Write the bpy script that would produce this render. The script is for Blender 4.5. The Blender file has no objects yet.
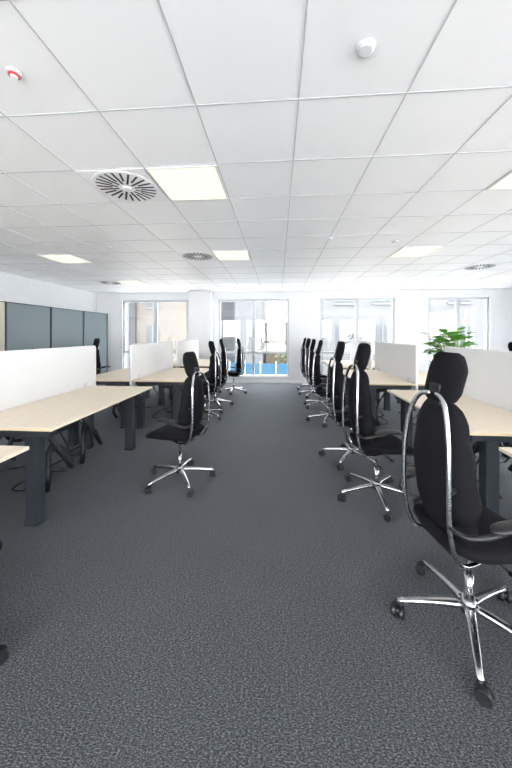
import bpy, bmesh, math, random
from math import sin, cos, pi, radians
from mathutils import Vector, Matrix
random.seed(3)
S = bpy.context.scene
C = S.collection

# ------------------------------------------------------------------ materials
def mat(name, col, rough=0.6, metal=0.0, spec=0.5, emis=None, es=0.0):
    m = bpy.data.materials.new(name); m.use_nodes = True
    b = m.node_tree.nodes['Principled BSDF']
    b.inputs['Base Color'].default_value = (*col, 1)
    b.inputs['Roughness'].default_value = rough
    b.inputs['Metallic'].default_value = metal
    b.inputs['Specular IOR Level'].default_value = spec
    if emis:
        b.inputs['Emission Color'].default_value = (*emis, 1)
        b.inputs['Emission Strength'].default_value = es
    return m
def noisy(m, c1, c2, scale, detail=4, stretch=(1, 1, 1), bump=0.0, bd=0.002, lo=0.3, hi=0.7, obj=False):
    nt = m.node_tree; N = nt.nodes; L = nt.links
    b = N['Principled BSDF']
    tc = N.new('ShaderNodeTexCoord'); mp = N.new('ShaderNodeMapping')
    mp.inputs['Scale'].default_value = stretch
    L.new(tc.outputs['Object'], mp.inputs['Vector'])
    n = N.new('ShaderNodeTexNoise'); n.inputs['Scale'].default_value = scale; n.inputs['Detail'].default_value = detail
    L.new(mp.outputs[0], n.inputs['Vector'])
    r = N.new('ShaderNodeValToRGB')
    r.color_ramp.elements[0].position = lo; r.color_ramp.elements[1].position = hi
    r.color_ramp.elements[0].color = (*c1, 1); r.color_ramp.elements[1].color = (*c2, 1)
    L.new(n.outputs['Fac'], r.inputs['Fac']); L.new(r.outputs['Color'], b.inputs['Base Color'])
    if bump:
        bp = N.new('ShaderNodeBump'); bp.inputs['Strength'].default_value = bump; bp.inputs['Distance'].default_value = bd
        L.new(n.outputs['Fac'], bp.inputs['Height']); L.new(bp.outputs[0], b.inputs['Normal'])
    return m

M_wall = noisy(mat('wall_paint', (.7, .7, .7), .8, spec=.2), (.65, .66, .675), (.67, .68, .695), 6)
M_ceil = noisy(mat('ceiling_tile', (.9, .9, .9), .4), (.965, .965, .968), (.975, .975, .978), 3)
M_grid = mat('ceiling_tbar', (.50, .51, .53), .5)
M_trim = mat('white_trim', (.76, .77, .78), .45)
M_frame = mat('window_frame_white', (.47, .49, .51), .4)
M_white = mat('divider_fabric', (.72, .72, .72), .8)
M_edge = mat('divider_edge', (.60, .61, .62), .5)
M_dark = mat('anthracite_steel', (.020, .026, .034), .45)
M_black = noisy(mat('black_fabric', (.012, .012, .014), .9, spec=.15), (.004, .004, .005), (.008, .008, .010), 120, bump=.2, bd=.001)
M_plast = mat('black_plastic', (.008, .008, .010), .45)
M_chrome = mat('polished_aluminium', (.56, .57, .59), .25, 1.0)
M_cab = mat('cabinet_bluegrey_door', (.17, .21, .23), .14)
M_cabw = mat('cabinet_beige', (.50, .48, .41), .5)
M_cabf = mat('cabinet_carcass', (.03, .045, .06), .5)
M_lamp = mat('led_panel_diffuser', (.08, .08, .08), .6, spec=.1, emis=(1, .945, .79), es=1.12)
M_red = mat('red_ring', (.7, .05, .04), .4)
M_slot = mat('diffuser_slot', (.02, .02, .022), .7)
M_plate = mat('diffuser_plate', (.90, .90, .91), .4)
M_leaf = noisy(mat('plant_leaf', (.1, .35, .05), .4), (.07, .29, .03), (.22, .50, .09), 9)
M_stem = mat('plant_stem', (.15, .22, .06), .6)
M_pot = mat('plant_pot', (.75, .75, .73), .4)
M_soil = mat('soil', (.05, .035, .025), .9)

# wood desk top
M_wood = mat('birch_laminate', (.75, .62, .45), .38)
noisy(M_wood, (.80, .68, .53), (.90, .79, .65), 6, detail=6, stretch=(14, .9, 14))
M_wedge = mat('birch_edge', (.62, .48, .32), .5)

# carpet
M_carpet = mat('carpet_bluegrey', (.1, .11, .13), .95, spec=.15)
def carpet():
    nt = M_carpet.node_tree; N = nt.nodes; L = nt.links; b = N['Principled BSDF']
    b.inputs['Sheen Weight'].default_value = .22
    b.inputs['Sheen Roughness'].default_value = .4
    b.inputs['Sheen Tint'].default_value = (.85, .92, 1, 1)
    tc = N.new('ShaderNodeTexCoord')
    mp = N.new('ShaderNodeMapping'); mp.inputs['Scale'].default_value = (1, 2.2, 1)
    L.new(tc.outputs['Object'], mp.inputs['Vector'])
    n1 = N.new('ShaderNodeTexNoise'); n1.inputs['Scale'].default_value = 92; n1.inputs['Detail'].default_value = 7; n1.inputs['Roughness'].default_value = .85
    L.new(mp.outputs[0], n1.inputs['Vector'])
    r1 = N.new('ShaderNodeValToRGB')
    e = r1.color_ramp.elements
    e[0].position = .42; e[0].color = (.010, .011, .0135, 1)
    e[1].position = .62; e[1].color = (.235, .248, .270, 1)
    m1 = r1.color_ramp.elements.new(.52); m1.color = (.058, .062, .070, 1)
    L.new(n1.outputs['Fac'], r1.inputs['Fac'])
    n2 = N.new('ShaderNodeTexNoise'); n2.inputs['Scale'].default_value = 2.2; n2.inputs['Detail'].default_value = 3
    L.new(tc.outputs['Object'], n2.inputs['Vector'])
    r2 = N.new('ShaderNodeMapRange'); r2.inputs['To Min'].default_value = .84; r2.inputs['To Max'].default_value = 1.06
    L.new(n2.outputs['Fac'], r2.inputs['Value'])
    mx = N.new('ShaderNodeVectorMath'); mx.operation = 'SCALE'
    L.new(r1.outputs['Color'], mx.inputs[0]); L.new(r2.outputs[0], mx.inputs['Scale'])
    L.new(mx.outputs[0], b.inputs['Base Color'])
    bp = N.new('ShaderNodeBump'); bp.inputs['Strength'].default_value = .12; bp.inputs['Distance'].default_value = .003
    L.new(n1.outputs['Fac'], bp.inputs['Height']); L.new(bp.outputs[0], b.inputs['Normal'])
carpet()

# glass: mostly clear
M_glass = bpy.data.materials.new('window_glass'); M_glass.use_nodes = True
nt = M_glass.node_tree; nt.nodes.clear()
o = nt.nodes.new('ShaderNodeOutputMaterial'); mx = nt.nodes.new('ShaderNodeMixShader')
t = nt.nodes.new('ShaderNodeBsdfTransparent'); g = nt.nodes.new('ShaderNodeBsdfGlossy'); g.inputs['Roughness'].default_value = .02
mx.inputs[0].default_value = .05
nt.links.new(t.outputs[0], mx.inputs[1]); nt.links.new(g.outputs[0], mx.inputs[2]); nt.links.new(mx.outputs[0], o.inputs[0])

# ------------------------------------------------------------------ mesh helpers
class B:
    def __init__(s): s.bm = bmesh.new(); s.mats = []
    def mi(s, m):
        if m not in s.mats: s.mats.append(m)
        return s.mats.index(m)
    def box(s, x0, x1, y0, y1, z0, z1, m, bev=0.0, mtx=None):
        r = bmesh.ops.create_cube(s.bm, size=1)
        vs = r['verts']
        for v in vs:
            v.co = Vector(((x0+x1)/2+v.co.x*(x1-x0), (y0+y1)/2+v.co.y*(y1-y0), (z0+z1)/2+v.co.z*(z1-z0)))
        fs = list({f for v in vs for f in v.link_faces})
        i = s.mi(m)
        for f in fs: f.material_index = i
        if bev:
            es = list({e for v in vs for e in v.link_edges})
            r2 = bmesh.ops.bevel(s.bm, geom=es, offset=bev, segments=2, affect='EDGES', profile=.5)
            for f in r2['faces']: f.material_index = i; 
            vs = list({v for f in r2['faces'] for v in f.verts} | {v for v in vs if v.is_valid})
        if mtx:
            bmesh.ops.transform(s.bm, matrix=mtx, verts=[v for v in vs if v.is_valid])
    def cyl(s, p0, p1, r0, r1, m, seg=16, smooth=True):
        p0 = Vector(p0); p1 = Vector(p1); d = p1-p0
        q = d.to_track_quat('Z', 'Y').to_matrix().to_4x4()
        mt = Matrix.Translation((p0+p1)/2) @ q
        r = bmesh.ops.create_cone(s.bm, cap_ends=True, segments=seg, radius1=r0, radius2=r1, depth=d.length, matrix=mt)
        i = s.mi(m)
        for f in {f for v in r['verts'] for f in v.link_faces}:
            f.material_index = i
            f.smooth = smooth and len(f.verts) == 4
    def rings(s, rings, m, cap=True, closed=True):
        i = s.mi(m); V = [[s.bm.verts.new(p) for p in r] for r in rings]
        n = len(V[0])
        for a, b in zip(V, V[1:]):
            for k in range(n if closed else n-1):
                f = s.bm.faces.new((a[k], a[(k+1) % n], b[(k+1) % n], b[k])); f.material_index = i; f.smooth = True
        if cap:
            for r in (V[0][::-1], V[-1]):
                f = s.bm.faces.new(r); f.material_index = i; f.smooth = True
    def tube(s, pts, rad, m, seg=10, sub=6, flat=1.0):
        P = [Vector(p) for p in pts]; Q = []
        ext = [P[0]*2-P[1]] + P + [P[-1]*2-P[-2]]
        for k in range(1, len(ext)-2):
            p0, p1, p2, p3 = ext[k-1:k+3]
            for j in range(sub):
                t = j/sub
                Q.append(.5*((2*p1)+(p2-p0)*t+(2*p0-5*p1+4*p2-p3)*t*t+(3*p1-p0-3*p2+p3)*t**3))
        Q.append(P[-1])
        nrm = None; R = []
        for k, p in enumerate(Q):
            d = (Q[min(k+1, len(Q)-1)]-Q[max(k-1, 0)]).normalized()
            if nrm is None:
                nrm = d.orthogonal().normalized()
            nrm = (nrm-d*nrm.dot(d)).normalized(); bn = d.cross(nrm)
            rr = rad if not callable(rad) else rad(k/(len(Q)-1))
            R.append([p+nrm*rr*cos(2*pi*j/seg)+bn*rr*sin(2*pi*j/seg) for j in range(seg)])
        s.rings(R, m)
    def obj(s, name, loc=(0, 0, 0), rz=0, parent=None):
        bmesh.ops.recalc_face_normals(s.bm, faces=s.bm.faces[:])
        me = bpy.data.meshes.new(name); s.bm.to_mesh(me); s.bm.free()
        for m in s.mats: me.materials.append(m)
        ob = bpy.data.objects.new(name, me); C.objects.link(ob)
        ob.location = loc; ob.rotation_euler = (0, 0, rz)
        if parent: ob.parent = parent
        return ob
def sup(a, n):  # superellipse point
    c, q = cos(a), sin(a)
    return (math.copysign(abs(c)**(2/n), c), math.copysign(abs(q)**(2/n), q))
def lerp(tab, t):
    if t <= tab[0][0]: return tab[0][1]
    for (a, va), (b, vb) in zip(tab, tab[1:]):
        if t <= b:
            u = (t-a)/(b-a); u = u*u*(3-2*u)
            return va+(vb-va)*u
    return tab[-1][1]

# ------------------------------------------------------------------ room
XL, XR, YF, YB, H = -6.0, 7.5, 9.35, -3.0, 2.9
b = B(); b.box(XL-.2, XR+.2, YB-.2, YF+.25, -.15, 0, M_carpet); b.obj('floor')
b = B(); b.box(XL-.2, XR+.2, YB-.2, YF+.25, H, H+.15, M_ceil); b.obj('ceiling')

def wall_open(name, axis, c0, c1, a0, a1, ops):
    """axis 'x': wall runs along x, thickness c0..c1 in y."""
    b = B()
    def bx(u0, u1, z0, z1):
        if u1-u0 < 1e-4 or z1-z0 < 1e-4: return
        if axis == 'x': b.box(u0, u1, c0, c1, z0, z1, M_wall)
        else: b.box(c0, c1, u0, u1, z0, z1, M_wall)
    u = a0
    for (o0, o1, z0, z1) in ops:
        bx(u, o0, 0, H); bx(o0, o1, 0, z0); bx(o0, o1, z1, H); u = o1
    bx(u, a1, 0, H)
    return b.obj(name)
far_ops = [(-5.12, -2.90, .2, 2.66), (-1.92, .34, .2, 2.66), (1.31, 3.58, .2, 2.66), (4.55, 6.34, .2, 2.66)]
wall_open('wall_far', 'x', YF, YF+.25, XL-.2, XR+.2, far_ops)
b = B(); b.box(XL-.2, XL, YB, YF, 0, H, M_wall); b.obj('wall_left')
r_fill_ops = [(-2.6, -.1, .2, 2.66), (.3, 2.8, .2, 2.66), (3.2, 5.7, .2, 2.66), (6.1, 7.0, .2, 2.66)]  # unseen openings added for more daylight, last one narrowed to spare the far wall
wall_open('wall_right', 'y', XR, XR+.2, YB, YF, r_fill_ops)
b_fill_ops = [(-5.6, -2.8, .2, 2.66), (-2.4, .6, .2, 2.66), (1.0, 4.0, .2, 2.66), (4.4, 7.1, .2, 2.66)]  # unseen openings behind the camera, added so sky light brightens the ceiling
wall_open('wall_back', 'x', YB-.2, YB, XL-.2, XR+.2, b_fill_ops)
b = B(); b.box(-2.78, -2.08, 9.02, YF, 0, H, M_wall); b.obj('wall_column')

wn = 0
def window(axis, c, o, mull=.5, tran=.95):
    global wn; wn += 1
    u0, u1, z0, z1 = o; b = B(); t = .05
    def bx(a, e, za, zb, d0, d1, m):
        if axis == 'x': b.box(a, e, c+d0, c+d1, za, zb, m)
        else: b.box(c+d0, c+d1, a, e, za, zb, m)
    f = (.06, .12)
    bx(u0, u0+t, z0, z1, *f, M_frame); bx(u1-t, u1, z0, z1, *f, M_frame)
    bx(u0+t, u1-t, z0, z0+t, *f, M_frame); bx(u0+t, u1-t, z1-t, z1, *f, M_frame)
    um = u0+(u1-u0)*mull
    bx(um-.035, um+.035, z0+t, z1-t, *f, M_frame)
    for a, e in ((u0+t, um-.035), (um+.035, u1-t)):
        bx(a, e, tran-.03, tran+.03, *f, M_frame)
        # inner sash of the upper light
        for (p, q, r, s_) in ((a, a+.022, tran+.03, z1-t), (e-.022, e, tran+.03, z1-t)):
            bx(p, q, r, s_, .05, .11, M_frame)
        bx(a+.022, e-.022, z1-t-.022, z1-t, .05, .11, M_frame)
        bx(a+.022, e-.022, tran+.03, tran+.052, .05, .11, M_frame)
        bx(a, e, z0+t, z1-t, .092, .096, M_glass)
    # handle
    bx(um-.012, um+.012, 1.3, 1.42, .03, .06, M_edge)
    # sill board
    bx(u0, u1, z0, z0+.02, .0, .06, M_trim)
    b.obj('window_%d' % wn)
for o in far_ops: window('x', YF, o)
for o in r_fill_ops: window('y', XR, o)  # added windows out of view, let fill light in from the right
for o in b_fill_ops: window('x', YB-.2, o)  # added windows out of view, let fill light in from behind

b = B()
b.box(XL, -2.78, YF-.015, YF, 0, .09, M_trim); b.box(-2.08, XR, YF-.015, YF, 0, .09, M_trim)
b.obj('baseboard_far')
b = B(); b.box(XL, XL+.015, YB, YF-.015, 0, .09, M_trim); b.obj('baseboard_left')
b = B(); b.box(XR-.015, XR, YB, YF-.015, 0, .09, M_trim); b.obj('baseboard_right')

# ceiling T-bar grid
b = B(); w = .004
gx = [.117+.6*n for n in range(-10, 13)]
gy = [1.71+.6*n for n in range(-7, 13)]
for x in gx:
    if XL < x < XR: b.box(x-w, x+w, YB, YF, H-.003, H, M_grid)
for y in gy:
    if YB < y < YF: b.box(XL, XR, y-w, y+w, H-.0026, H, M_grid)
b.obj('ceiling_grid')

def panel(x, y):
    b = B()
    b.box(x-.292, x+.292, y-.292, y+.292, H-.012, H-.003, M_trim)
    b.box(x-.275, x+.275, y-.275, y+.275, H-.0145, H-.012, M_lamp)
    b.obj('ceiling_light_panel')
for y in (-2.19, .21, 2.61, 5.01, 7.41):
    for x in (-3.783, -.783, 2.217, 5.217):
        if (x, y) != (-.783, 7.41): panel(x, y)

def diffuser(x, y):
    b = B()
    b.box(-.293, .293, -.293, .293, -.008, -.003, M_plate)
    b.cyl((0, 0, -.012), (0, 0, -.008), .282, .285, M_plate, 48)
    for k in range(24):
        a = 2*pi*k/24
        r0 = .075 if k % 2 == 0 else .125
        m = Matrix.Rotation(a, 4, 'Z')
        b.box(r0, .255, -.0085, .0085, -.0145, -.012, M_slot, mtx=m)
    b.cyl((0, 0, -.02), (0, 0, -.012), .03, .045, M_plate, 20)
    b.obj('ceiling_air_diffuser', (x, y, H))
for p in ((-1.383, 2.61), (-1.383, 5.01), (4.017, 6.21), (-4.383, 7.41)): diffuser(*p)

def detector(name, x, y, red=False, r=.05):
    b = B()
    b.cyl((0, 0, -.018), (0, 0, -.003), r*.9, r, M_edge, 28)
    if red:
        b.cyl((0, 0, -.026), (0, 0, -.018), r*.66, r*.7, M_red, 24)
        b.cyl((0, 0, -.034), (0, 0, -.026), r*.4, r*.5, M_trim, 24)
    else:
        b.cyl((0, 0, -.022), (0, 0, -.018), r*.6, r*.85, M_trim, 24)
    b.obj(name, (x, y, H))
detector('fire_alarm_detector', -1.355, 1.42, True, .035)
detector('smoke_detector', .41, 1.42, r=.045)
detector('ceiling_sensor', 1.69, 4.42, False, .045)
detector('smoke_detector', .72, 4.2, False, .04)
detector('smoke_detector', -2.6, 4.4, False, .04)

# ------------------------------------------------------------------ cabinets along left wall
def cabinet(y0, y1, door):
    b = B(); x1 = -5.6
    b.box(XL+.02, x1, y0+.004, y1-.004, .06, 2.22, M_cabf, .004)
    b.box(XL+.03, x1-.03, y0+.02, y1-.02, 0, .06, M_dark)
    ym = (y0+y1)/2
    for a, e in ((y0+.012, ym-.003), (ym+.003, y1-.012)) if door is M_cabw else ((y0+.03, y1-.03),):
        b.box(x1, x1+.018, a, e, .08, 2.20, door, .003)
    b.box(x1+.018, x1+.04, ym+.04, ym+.055, 1.0, 1.25, M_chrome)
    b.box(XL+.02, x1+.02, y0, y1, 2.22, 2.24, M_trim)
    b.obj('storage_cabinet')
cabinet(4.45, 5.65, M_cabw)
for y in (5.66, 6.88, 8.10): cabinet(y, y+1.21, M_cab)

# ------------------------------------------------------------------ desks
DZ = .80
def desk(xe, xc, y0, y1, legs=None):
    """single bench desk between aisle edge xe and centre line xc"""
    b = B(); s = 1 if xc > xe else -1
    xa, xb = sorted((xe, xc-s*.03))
    b.box(xa, xb, y0+.005, y1-.005, DZ-.024, DZ, M_wood, .003)
    b.box(xa+.0, xb, y0+.003, y0+.0052, DZ-.022, DZ-.002, M_wedge)
    b.box(xa+.02, xb-.02, y0+.04, y1-.04, DZ-.03, DZ-.024, M_dark)
    l0, l1 = legs if legs else (y0+.10, y1-.16)
    for ly in (l0, l1):
        for lx in (xe+s*.20, xc-s*.14):
            b.box(lx-.05, lx+.05, ly-.045, ly+.045, .03, DZ-.09, M_dark, .006)
            b.box(lx-.056, lx+.056, ly-.053, ly+.053, .0, .03, M_dark, .004)
        p, q = sorted((xe+s*.05, xc-s*.06))
        b.box(p, q, ly-.035, ly+.035, DZ-.09, DZ-.03, M_dark, .004)
    for lx in (xe+s*.28, xc-s*.25):
        b.box(lx-.02, lx+.02, l0+.035, l1-.035, DZ-.075, DZ-.035, M_dark)
    # cable tray
    p, q = sorted((xc-s*.10, xc-s*.24))
    b.box(p, q, y0+.35, y1-.4, DZ-.17, DZ-.16, M_dark); b.box(p, p+.008, y0+.35, y1-.4, DZ-.16, DZ-.09, M_dark)
    # hanging cables
    for k in range(3):
        cy = y0+.45+k*.38+random.uniform(-.05, .05); cx = xc-s*(.17+.12*random.random())
        b.tube([(cx, cy, DZ-.14), (cx-s*.12, cy+.05, DZ-.36), (cx-s*.22, cy+.02, DZ-.55), (cx-s*.05, cy-.08, .12), (cx-s*.12, cy+.12, .02), (cx+s*.02, cy+.2, .014)], .009, M_plast, 6, 5)
    # cable spines: fat sagging loops from under the top to the floor
    for q_ in (0, 1):
        sy = l0+.42+q_*.62; sx = xe+s*(.30+.08*q_)
        pts = [(sx+s*.2, sy-.2, DZ-.06), (sx+s*.08, sy-.08, DZ-.20), (sx, sy, DZ-.40), (sx-s*.02, sy+.10, DZ-.56), (sx+s*.06, sy+.22, DZ-.60), (sx+s*.12, sy+.20, DZ-.45), (sx+s*.16, sy+.06, DZ-.36), (sx+s*.10, sy-.04, DZ-.62), (sx+s*.14, sy, .03)]
        b.tube(pts, .024, M_plast, 8, 6)
    b.box(*sorted((xe+s*.30, xe+s*.62)), l0+.3, l0+.62, DZ-.20, DZ-.035, M_plast, .006)
    b.obj('office_desk')
def divider(x, y0, y1, z1=1.38):
    b = B(); z0 = DZ-.12
    n = 8; r = .05
    def outline(inset):
        P = []
        a0, a1, c0, c1 = y0+inset, y1-inset, z0+inset, z1-inset
        for cy, cz, st in ((a1-r, c1-r, 0), (a0+r, c1-r, 90), (a0+r, c0+r, 180), (a1-r, c0+r, 270)):
            for k in range(n+1):
                a = radians(st+90*k/n); P.append((cy+r*cos(a), cz+r*sin(a)))
        return P
    O = outline(0); I = outline(.008)
    R = [[(x-.020, p[0], p[1]) for p in I], [(x-.014, p[0], p[1]) for p in O], [(x+.014, p[0], p[1]) for p in O], [(x+.020, p[0], p[1]) for p in I]]
    b.rings(R, M_white)
    for f in b.bm.faces: f.smooth = False
    for y in (y0+.25, y1-.25):
        b.box(x-.027, x+.027, y-.03, y+.03, DZ-.14, DZ+.06, M_edge, .003)
    b.obj('desk_divider_screen')

# left groups
def group(xc, xe, xo, y0, y1, legs=None):
    desk(xe, xc, y0, y1, legs); desk(xo, xc, y0, y1, None); divider(xc, y0+.02, y1+.12)
group(-2.73, -1.79, -3.70, 2.20, 4.10, (2.28, 3.84))
group(-2.73, -1.66, -3.70, .02, 1.86)
group(-2.40, -1.45, -3.35, 4.62, 6.42)
group(-2.40, -1.45, -3.35, 6.80, 8.60)
# right groups
group(2.28, 1.46, 3.10, 2.36, 4.10)
group(2.28, 1.46, 3.10, .30, 2.08)
group(2.08, 1.24, 2.92, 4.58, 6.38)
group(2.08, 1.24, 2.92, 6.75, 8.55)

# ------------------------------------------------------------------ chairs
def chair(x, y, head, base=0, hr=1.42, seat=.53):
    b = B(); dz = seat-.50; dh = hr-1.42
    off = radians(base)-head
    for k in range(5):
        a = off+2*pi*k/5; u = Vector((cos(a), sin(a), 0)); v = Vector((-sin(a), cos(a), 0)); R = []
        for t in range(9):
            s = t/8; r = .02+s*.335; z = .122-.042*s**1.6; wd = .026-.012*s; th = .017-.006*s
            R.append([u*r+v*(wd*sup(2*pi*j/12, 3)[0])+Vector((0, 0, z+th*sup(2*pi*j/12, 3)[1])) for j in range(12)])
        b.rings(R, M_chrome)
        e = u*.348
        b.cyl(e+Vector((0, 0, .055)), e+Vector((0, 0, .080)), .011, .011, M_plast, 10)
        ca = a+random.uniform(.6, 1.4); cu = Vector((cos(ca), sin(ca), 0)); cv = Vector((-sin(ca), cos(ca), 0)); ce = e+cu*.012
        for sg in (-1, 1):
            p = ce+cv*sg*.008+Vector((0, 0, .033)); q = ce+cv*sg*.032+Vector((0, 0, .033))
            b.cyl(p, q, .033, .030, M_plast, 18)
        b.cyl(ce+cv*-.009+Vector((0, 0, .036)), ce+cv*.009+Vector((0, 0, .036)), .026, .026, M_plast, 14)
    b.cyl((0, 0, .085), (0, 0, .155), .040, .032, M_chrome, 20)
    b.cyl((0, 0, .15), (0, 0, .28), .024, .022, M_chrome, 18)
    b.cyl((0, 0, .28), (0, 0, .43+dz), .0135, .0135, M_chrome, 14)
    b.box(-.15, .12, -.06, .06, .395+dz, .445+dz, M_plast, .012)
    b.cyl((.02, -.06, .42+dz), (.02, -.21, .415+dz), .006, .006, M_plast, 8)
    b.cyl((.02, -.20, .415+dz), (.02, -.25, .415+dz), .012, .010, M_plast, 10)
    # seat
    R = []; n = 28; WS = [(0, .205), (.35, .225), (.7, .25), (1, .235)]
    for t in range(25):
        s = t/24; xx = -.21+.50*s
        hw = lerp(WS, s)
        if s < .14: hw *= (.55+.45*math.sqrt(1-((.14-s)/.14)**2))
        if s > .86: hw *= (.62+.38*math.sqrt(1-((s-.86)/.14)**2))
        th = .050*(.35+.65*math.sin(pi*(.04+.92*s))**.5)
        zz = .485+dz-.035*max(0, (s-.65)/.35)**2+.012*max(0, (.25-s)/.25)
        ring = []
        for j in range(n):
            c, q = sup(2*pi*j/n, 3.0)
            ring.append((xx, hw*c, zz+th*q+(.012*c*c if q > 0 else .01*c*c)))
        R.append(ring)
    b.rings(R, M_black)
    # back cushion
    X = [(.56, -.165), (.68, -.195), (.86, -.215), (1.02, -.205), (1.16, -.175), (1.42, -.125)]
    W = [(.52, .145), (.60, .175), (.74, .202), (.90, .192), (1.05, .160), (1.16, .120)]
    def sect(z0, z1, Wt, th0, N=22, cup=1.1):
        R = []
        for t in range(N+1):
            s = t/N; z = z0+(z1-z0)*s
            e = 1.0
            if s < .1: e = math.sqrt(max(0, 1-((.1-s)/.1)**2))*.6+.4
            if s > .88: e = math.sqrt(max(0, 1-((s-.88)/.12)**2))*.6+.4
            hw = lerp(Wt, z)*(.55+.45*e); th = th0*e
            ring = []
            for j in range(24):
                c, q = sup(2*pi*j/24, 2.5)
                yy = hw*c
                ring.append((lerp(X, z)+th*q+cup*yy*yy, yy, z+dz*.8+(dh if z0 > 1 else dh*(z-z0)/(z1-z0))))
            R.append(ring)
        b.rings(R, M_black)
    sect(.53, 1.17, W, .042, cup=1.6)
    sect(1.16, 1.42, [(1.16, .085), (1.23, .115), (1.32, .118), (1.42, .088)], .036, 14, .9)
    b.box(-.205, -.17, -.035, .035, 1.05+dz+dh, 1.26+dz*.8+dh, M_plast, .006)
    # chrome frame loops
    for sg in (-1, 1):
        b.tube([(.02, sg*.10, .42+dz), (-.12, sg*.14, .415+dz), (-.21, sg*.155, .455+dz), (-.255, sg*.160, .60+dz),
                (-.262, sg*.160, .80+dz), (-.255, sg*.150, .98+dz), (-.242, sg*.125, 1.10+dz+dh), (-.225, sg*.08, 1.185+dz+dh), (-.207, sg*.02, 1.205+dz+dh)],
               .0125, M_chrome, 10, 6)
        b.cyl((-.26, sg*.16, .78+dz), (-.19, sg*.13, .78+dz), .011, .011, M_plast, 8)
        b.cyl((-.25, sg*.16, .60+dz), (-.17, sg*.12, .60+dz), .011, .011, M_plast, 8)
        b.tube([(-.258, sg*.165, .63+dz), (-.235, sg*.235, .625+dz), (-.16, sg*.272, .645+dz), (-.06, sg*.275, .662+dz)], .012, M_plast, 8, 5)
        R = []
        for t in range(11):
            s = t/10; e = math.sqrt(max(0.0, 1-(2*s-1)**4))*.85+.15
            R.append([(-.16+.25*s, sg*.275+.036*e*sup(2*pi*j/14, 3)[0], .672+dz+.014*e*sup(2*pi*j/14, 3)[1]+.01*math.sin(pi*s)) for j in range(14)])
        b.rings(R, M_plast)
    return b.obj('office_chair', (x, y, 0), head)

R_ = radians
# left aisle
chair(-1.04, 3.06, R_(163), 15, 1.34)
chair(-1.36, 5.40, R_(174), 40, 1.40)
chair(-1.36, 6.30, R_(186), 10, 1.42)
chair(-1.18, 7.75, R_(172), 50, 1.42)
chair(-1.65, 1.17, R_(84), 20, 1.40, .50)
chair(-4.35, 7.0, R_(5), 20, 1.42)
# right aisle
chair(1.005, 1.64, R_(13), 29, 1.43)
chair(.93, 2.88, R_(10), 50, 1.44)
chair(.90, 3.72, R_(4), 20, 1.44)
chair(.88, 5.30, R_(-6), 35, 1.42)
chair(.88, 6.35, R_(4), 0, 1.42)
chair(.88, 7.45, R_(12), 20, 1.42)
chair(.88, 8.35, R_(-4), 60, 1.42)
chair(3.62, 5.0, R_(178), 0, 1.40)

# ------------------------------------------------------------------ plant
def plant(x, y):
    b = B()
    R = []
    for z, r in ((0, .13), (.02, .135), (.35, .17), (.38, .175), (.38, .155), (.33, .15)):
        R.append([(r*cos(2*pi*j/28), r*sin(2*pi*j/28), z) for j in range(28)])
    b.rings(R, M_pot)
    b.cyl((0, 0, .325), (0, 0, .345), .15, .15, M_soil, 24)
    for k in range(90):
        a = random.uniform(0, 2*pi); sp = random.uniform(.08, .40); hz = random.uniform(1.1, 1.56)
        if k < 14: sp *= .3; hz = random.uniform(1.35, 1.6)
        tip = Vector((sp*cos(a), sp*sin(a), hz)); root = Vector((.04*cos(a), .04*sin(a), .33))
        mid = root.lerp(tip, .55)+Vector((-.10*sp*cos(a), -.10*sp*sin(a), .14))
        b.tube([root, mid, tip], .005, M_stem, 5, 4)
        d = (tip-mid).normalized(); d = (d+Vector((cos(a)*.7, sin(a)*.7, -.35))).normalized()
        sd = d.cross(Vector((0, 0, 1))).normalized(); up = sd.cross(d)
        Lf = random.uniform(.14, .23); wf = Lf*.45
        G = []
        for t in range(8):
            s = t/7; w_ = wf*math.sin(pi*(s**.75))*1.0+.001
            c = tip+d*Lf*s-up*.10*s*s*Lf*3
            G.append([c-sd*w_+up*w_*.35, c-up*.0, c+sd*w_+up*w_*.35])
        b.rings(G, M_leaf, cap=False, closed=False)
    b.obj('potted_plant', (x, y, 0))
plant(3.3, 5.95)

# ------------------------------------------------------------------ exterior
M_f1 = noisy(mat('facade_render_pale', (.5, .5, .48), .9, spec=.1), (.068, .071, .075), (.077, .080, .084), 1.2)
M_f2 = noisy(mat('facade_brick_buff', (.1, .08, .05), .9, spec=.1), (.078, .072, .064), (.088, .082, .075), 2)
M_f3 = mat('facade_grey', (.060, .066, .072), .9, spec=.1)
M_fo = mat('facade_sand', (.094, .078, .056), .9, spec=.1)
M_fw = mat('facade_window', (.044, .049, .054), .5, spec=.1)
M_fw2 = mat('facade_trim', (.090, .093, .096), .8, spec=.1)
M_ground = noisy(mat('paving', (.5, .5, .5), .9), (.55, .55, .55), (.7, .7, .7), 1)
M_blue = mat('blue_hoarding', (.018, .052, .085), .7, spec=.1)
M_tree = noisy(mat('tree_foliage', (.05, .07, .03), .8, spec=.1), (.045, .062, .035), (.08, .095, .06), 4)
b = B(); b.box(-60, 60, -40, 60, -4.2, -4, M_ground); b.obj('street_ground')
def building(x0, x1, y, z1, m, wx=1.5, wh=1.7, fl=3.2, sp=3.0, z0=-4.0):
    b = B(); b.box(x0, x1, y, y+8, z0, z1, m)
    z = z0+1.2
    while z+wh < z1-.5:
        xx = x0+.8
        while xx+wx < x1-.5:
            b.box(xx, xx+wx, y-.02, y+.05, z, z+wh, M_fw)
            b.box(xx-.08, xx+wx+.08, y-.12, y, z-.12, z, M_fw2)
            b.box(xx+wx/2-.04, xx+wx/2+.04, y-.05, y, z, z+wh, M_fw2)
            xx += sp
        z += fl
    b.obj('building')
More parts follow.
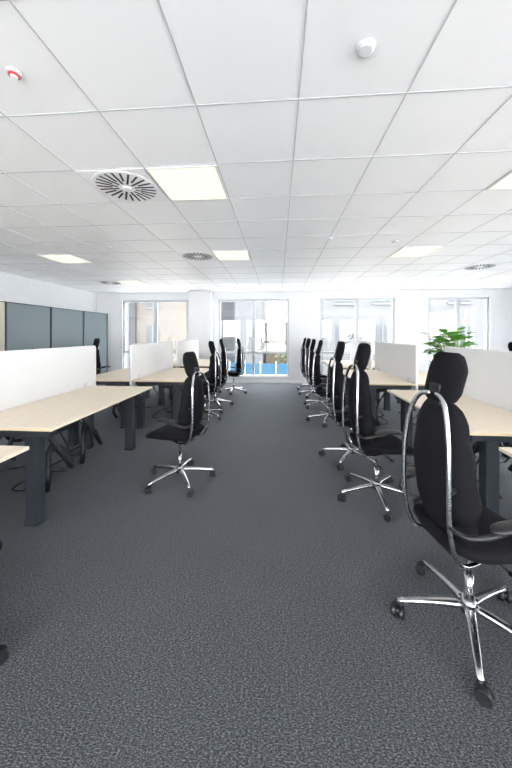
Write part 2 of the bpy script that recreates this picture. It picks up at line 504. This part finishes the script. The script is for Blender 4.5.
building(-26, -11.0, 21, 13, M_f1, 1.6, 1.8)
building(-10.9, -6.5, 22, 12, M_f2, 1.0, 1.8, sp=2.2)
building(-6.4, -3.6, 26, 8, M_f3)
building(-3.4, -1.2, 23, 9, M_f1, .9, 1.5, sp=1.7)
building(-1.1, .9, 26, 2.6, M_fo, .8, 1.3, sp=1.5)
building(3.0, 14, 20, 12, M_f1, 1.3, 1.7, sp=2.4)
building(14.1, 28, 22, 14, M_f3, 1.4, 1.9, sp=2.6)
b = B()
for k in range(4):
    b.box(-2.8+k*.9, -1.94+k*.9, 17.0, 17.06, -4, -.15, M_blue)
    b.box(-2.84+k*.9, -2.80+k*.9, 16.95, 17.1, -4, -.05, M_frame)
b.obj('construction_hoarding')
b = B()
b.tube([(0, 0, 0), (.05, 0, 2), (0, .05, 3.4)], .09, M_stem, 8, 5)
for k in range(260):
    v = Vector((random.gauss(0, 1), random.gauss(0, 1), random.gauss(0, 1))).normalized()*random.uniform(.5, 1.15)
    c = Vector((v.x, v.y, 4.1+v.z*1.1)); n_ = Vector((random.gauss(0, 1), random.gauss(0, 1), random.gauss(0, 1))).normalized()
    t1 = n_.orthogonal().normalized()*.17; t2 = n_.cross(t1)*.6
    b.rings([[c-t1, c-t1*.9], [c-t2, c+t2], [c+t1*.9, c+t1]], M_tree, cap=False, closed=False)
b.obj('street_tree', (.9, 19, -4))

# ------------------------------------------------------------------ light
W_ = bpy.data.worlds.new('sky'); S.world = W_; W_.use_nodes = True
bg = W_.node_tree.nodes['Background']
bg.inputs[0].default_value = (.965, .985, 1.0, 1); bg.inputs[1].default_value = 17.5

cam = bpy.data.cameras.new('camera'); co = bpy.data.objects.new('camera', cam); C.objects.link(co)
co.location = (0, 0, 1.55); co.rotation_euler = (R_(90), 0, R_(4.3))
cam.sensor_width = 36; cam.lens = 295/768*36; cam.shift_y = -50/768; cam.clip_start = .05; cam.clip_end = 200
S.camera = co
S.view_settings.view_transform = 'Standard'
S.view_settings.look = 'None'
S.view_settings.exposure = 0
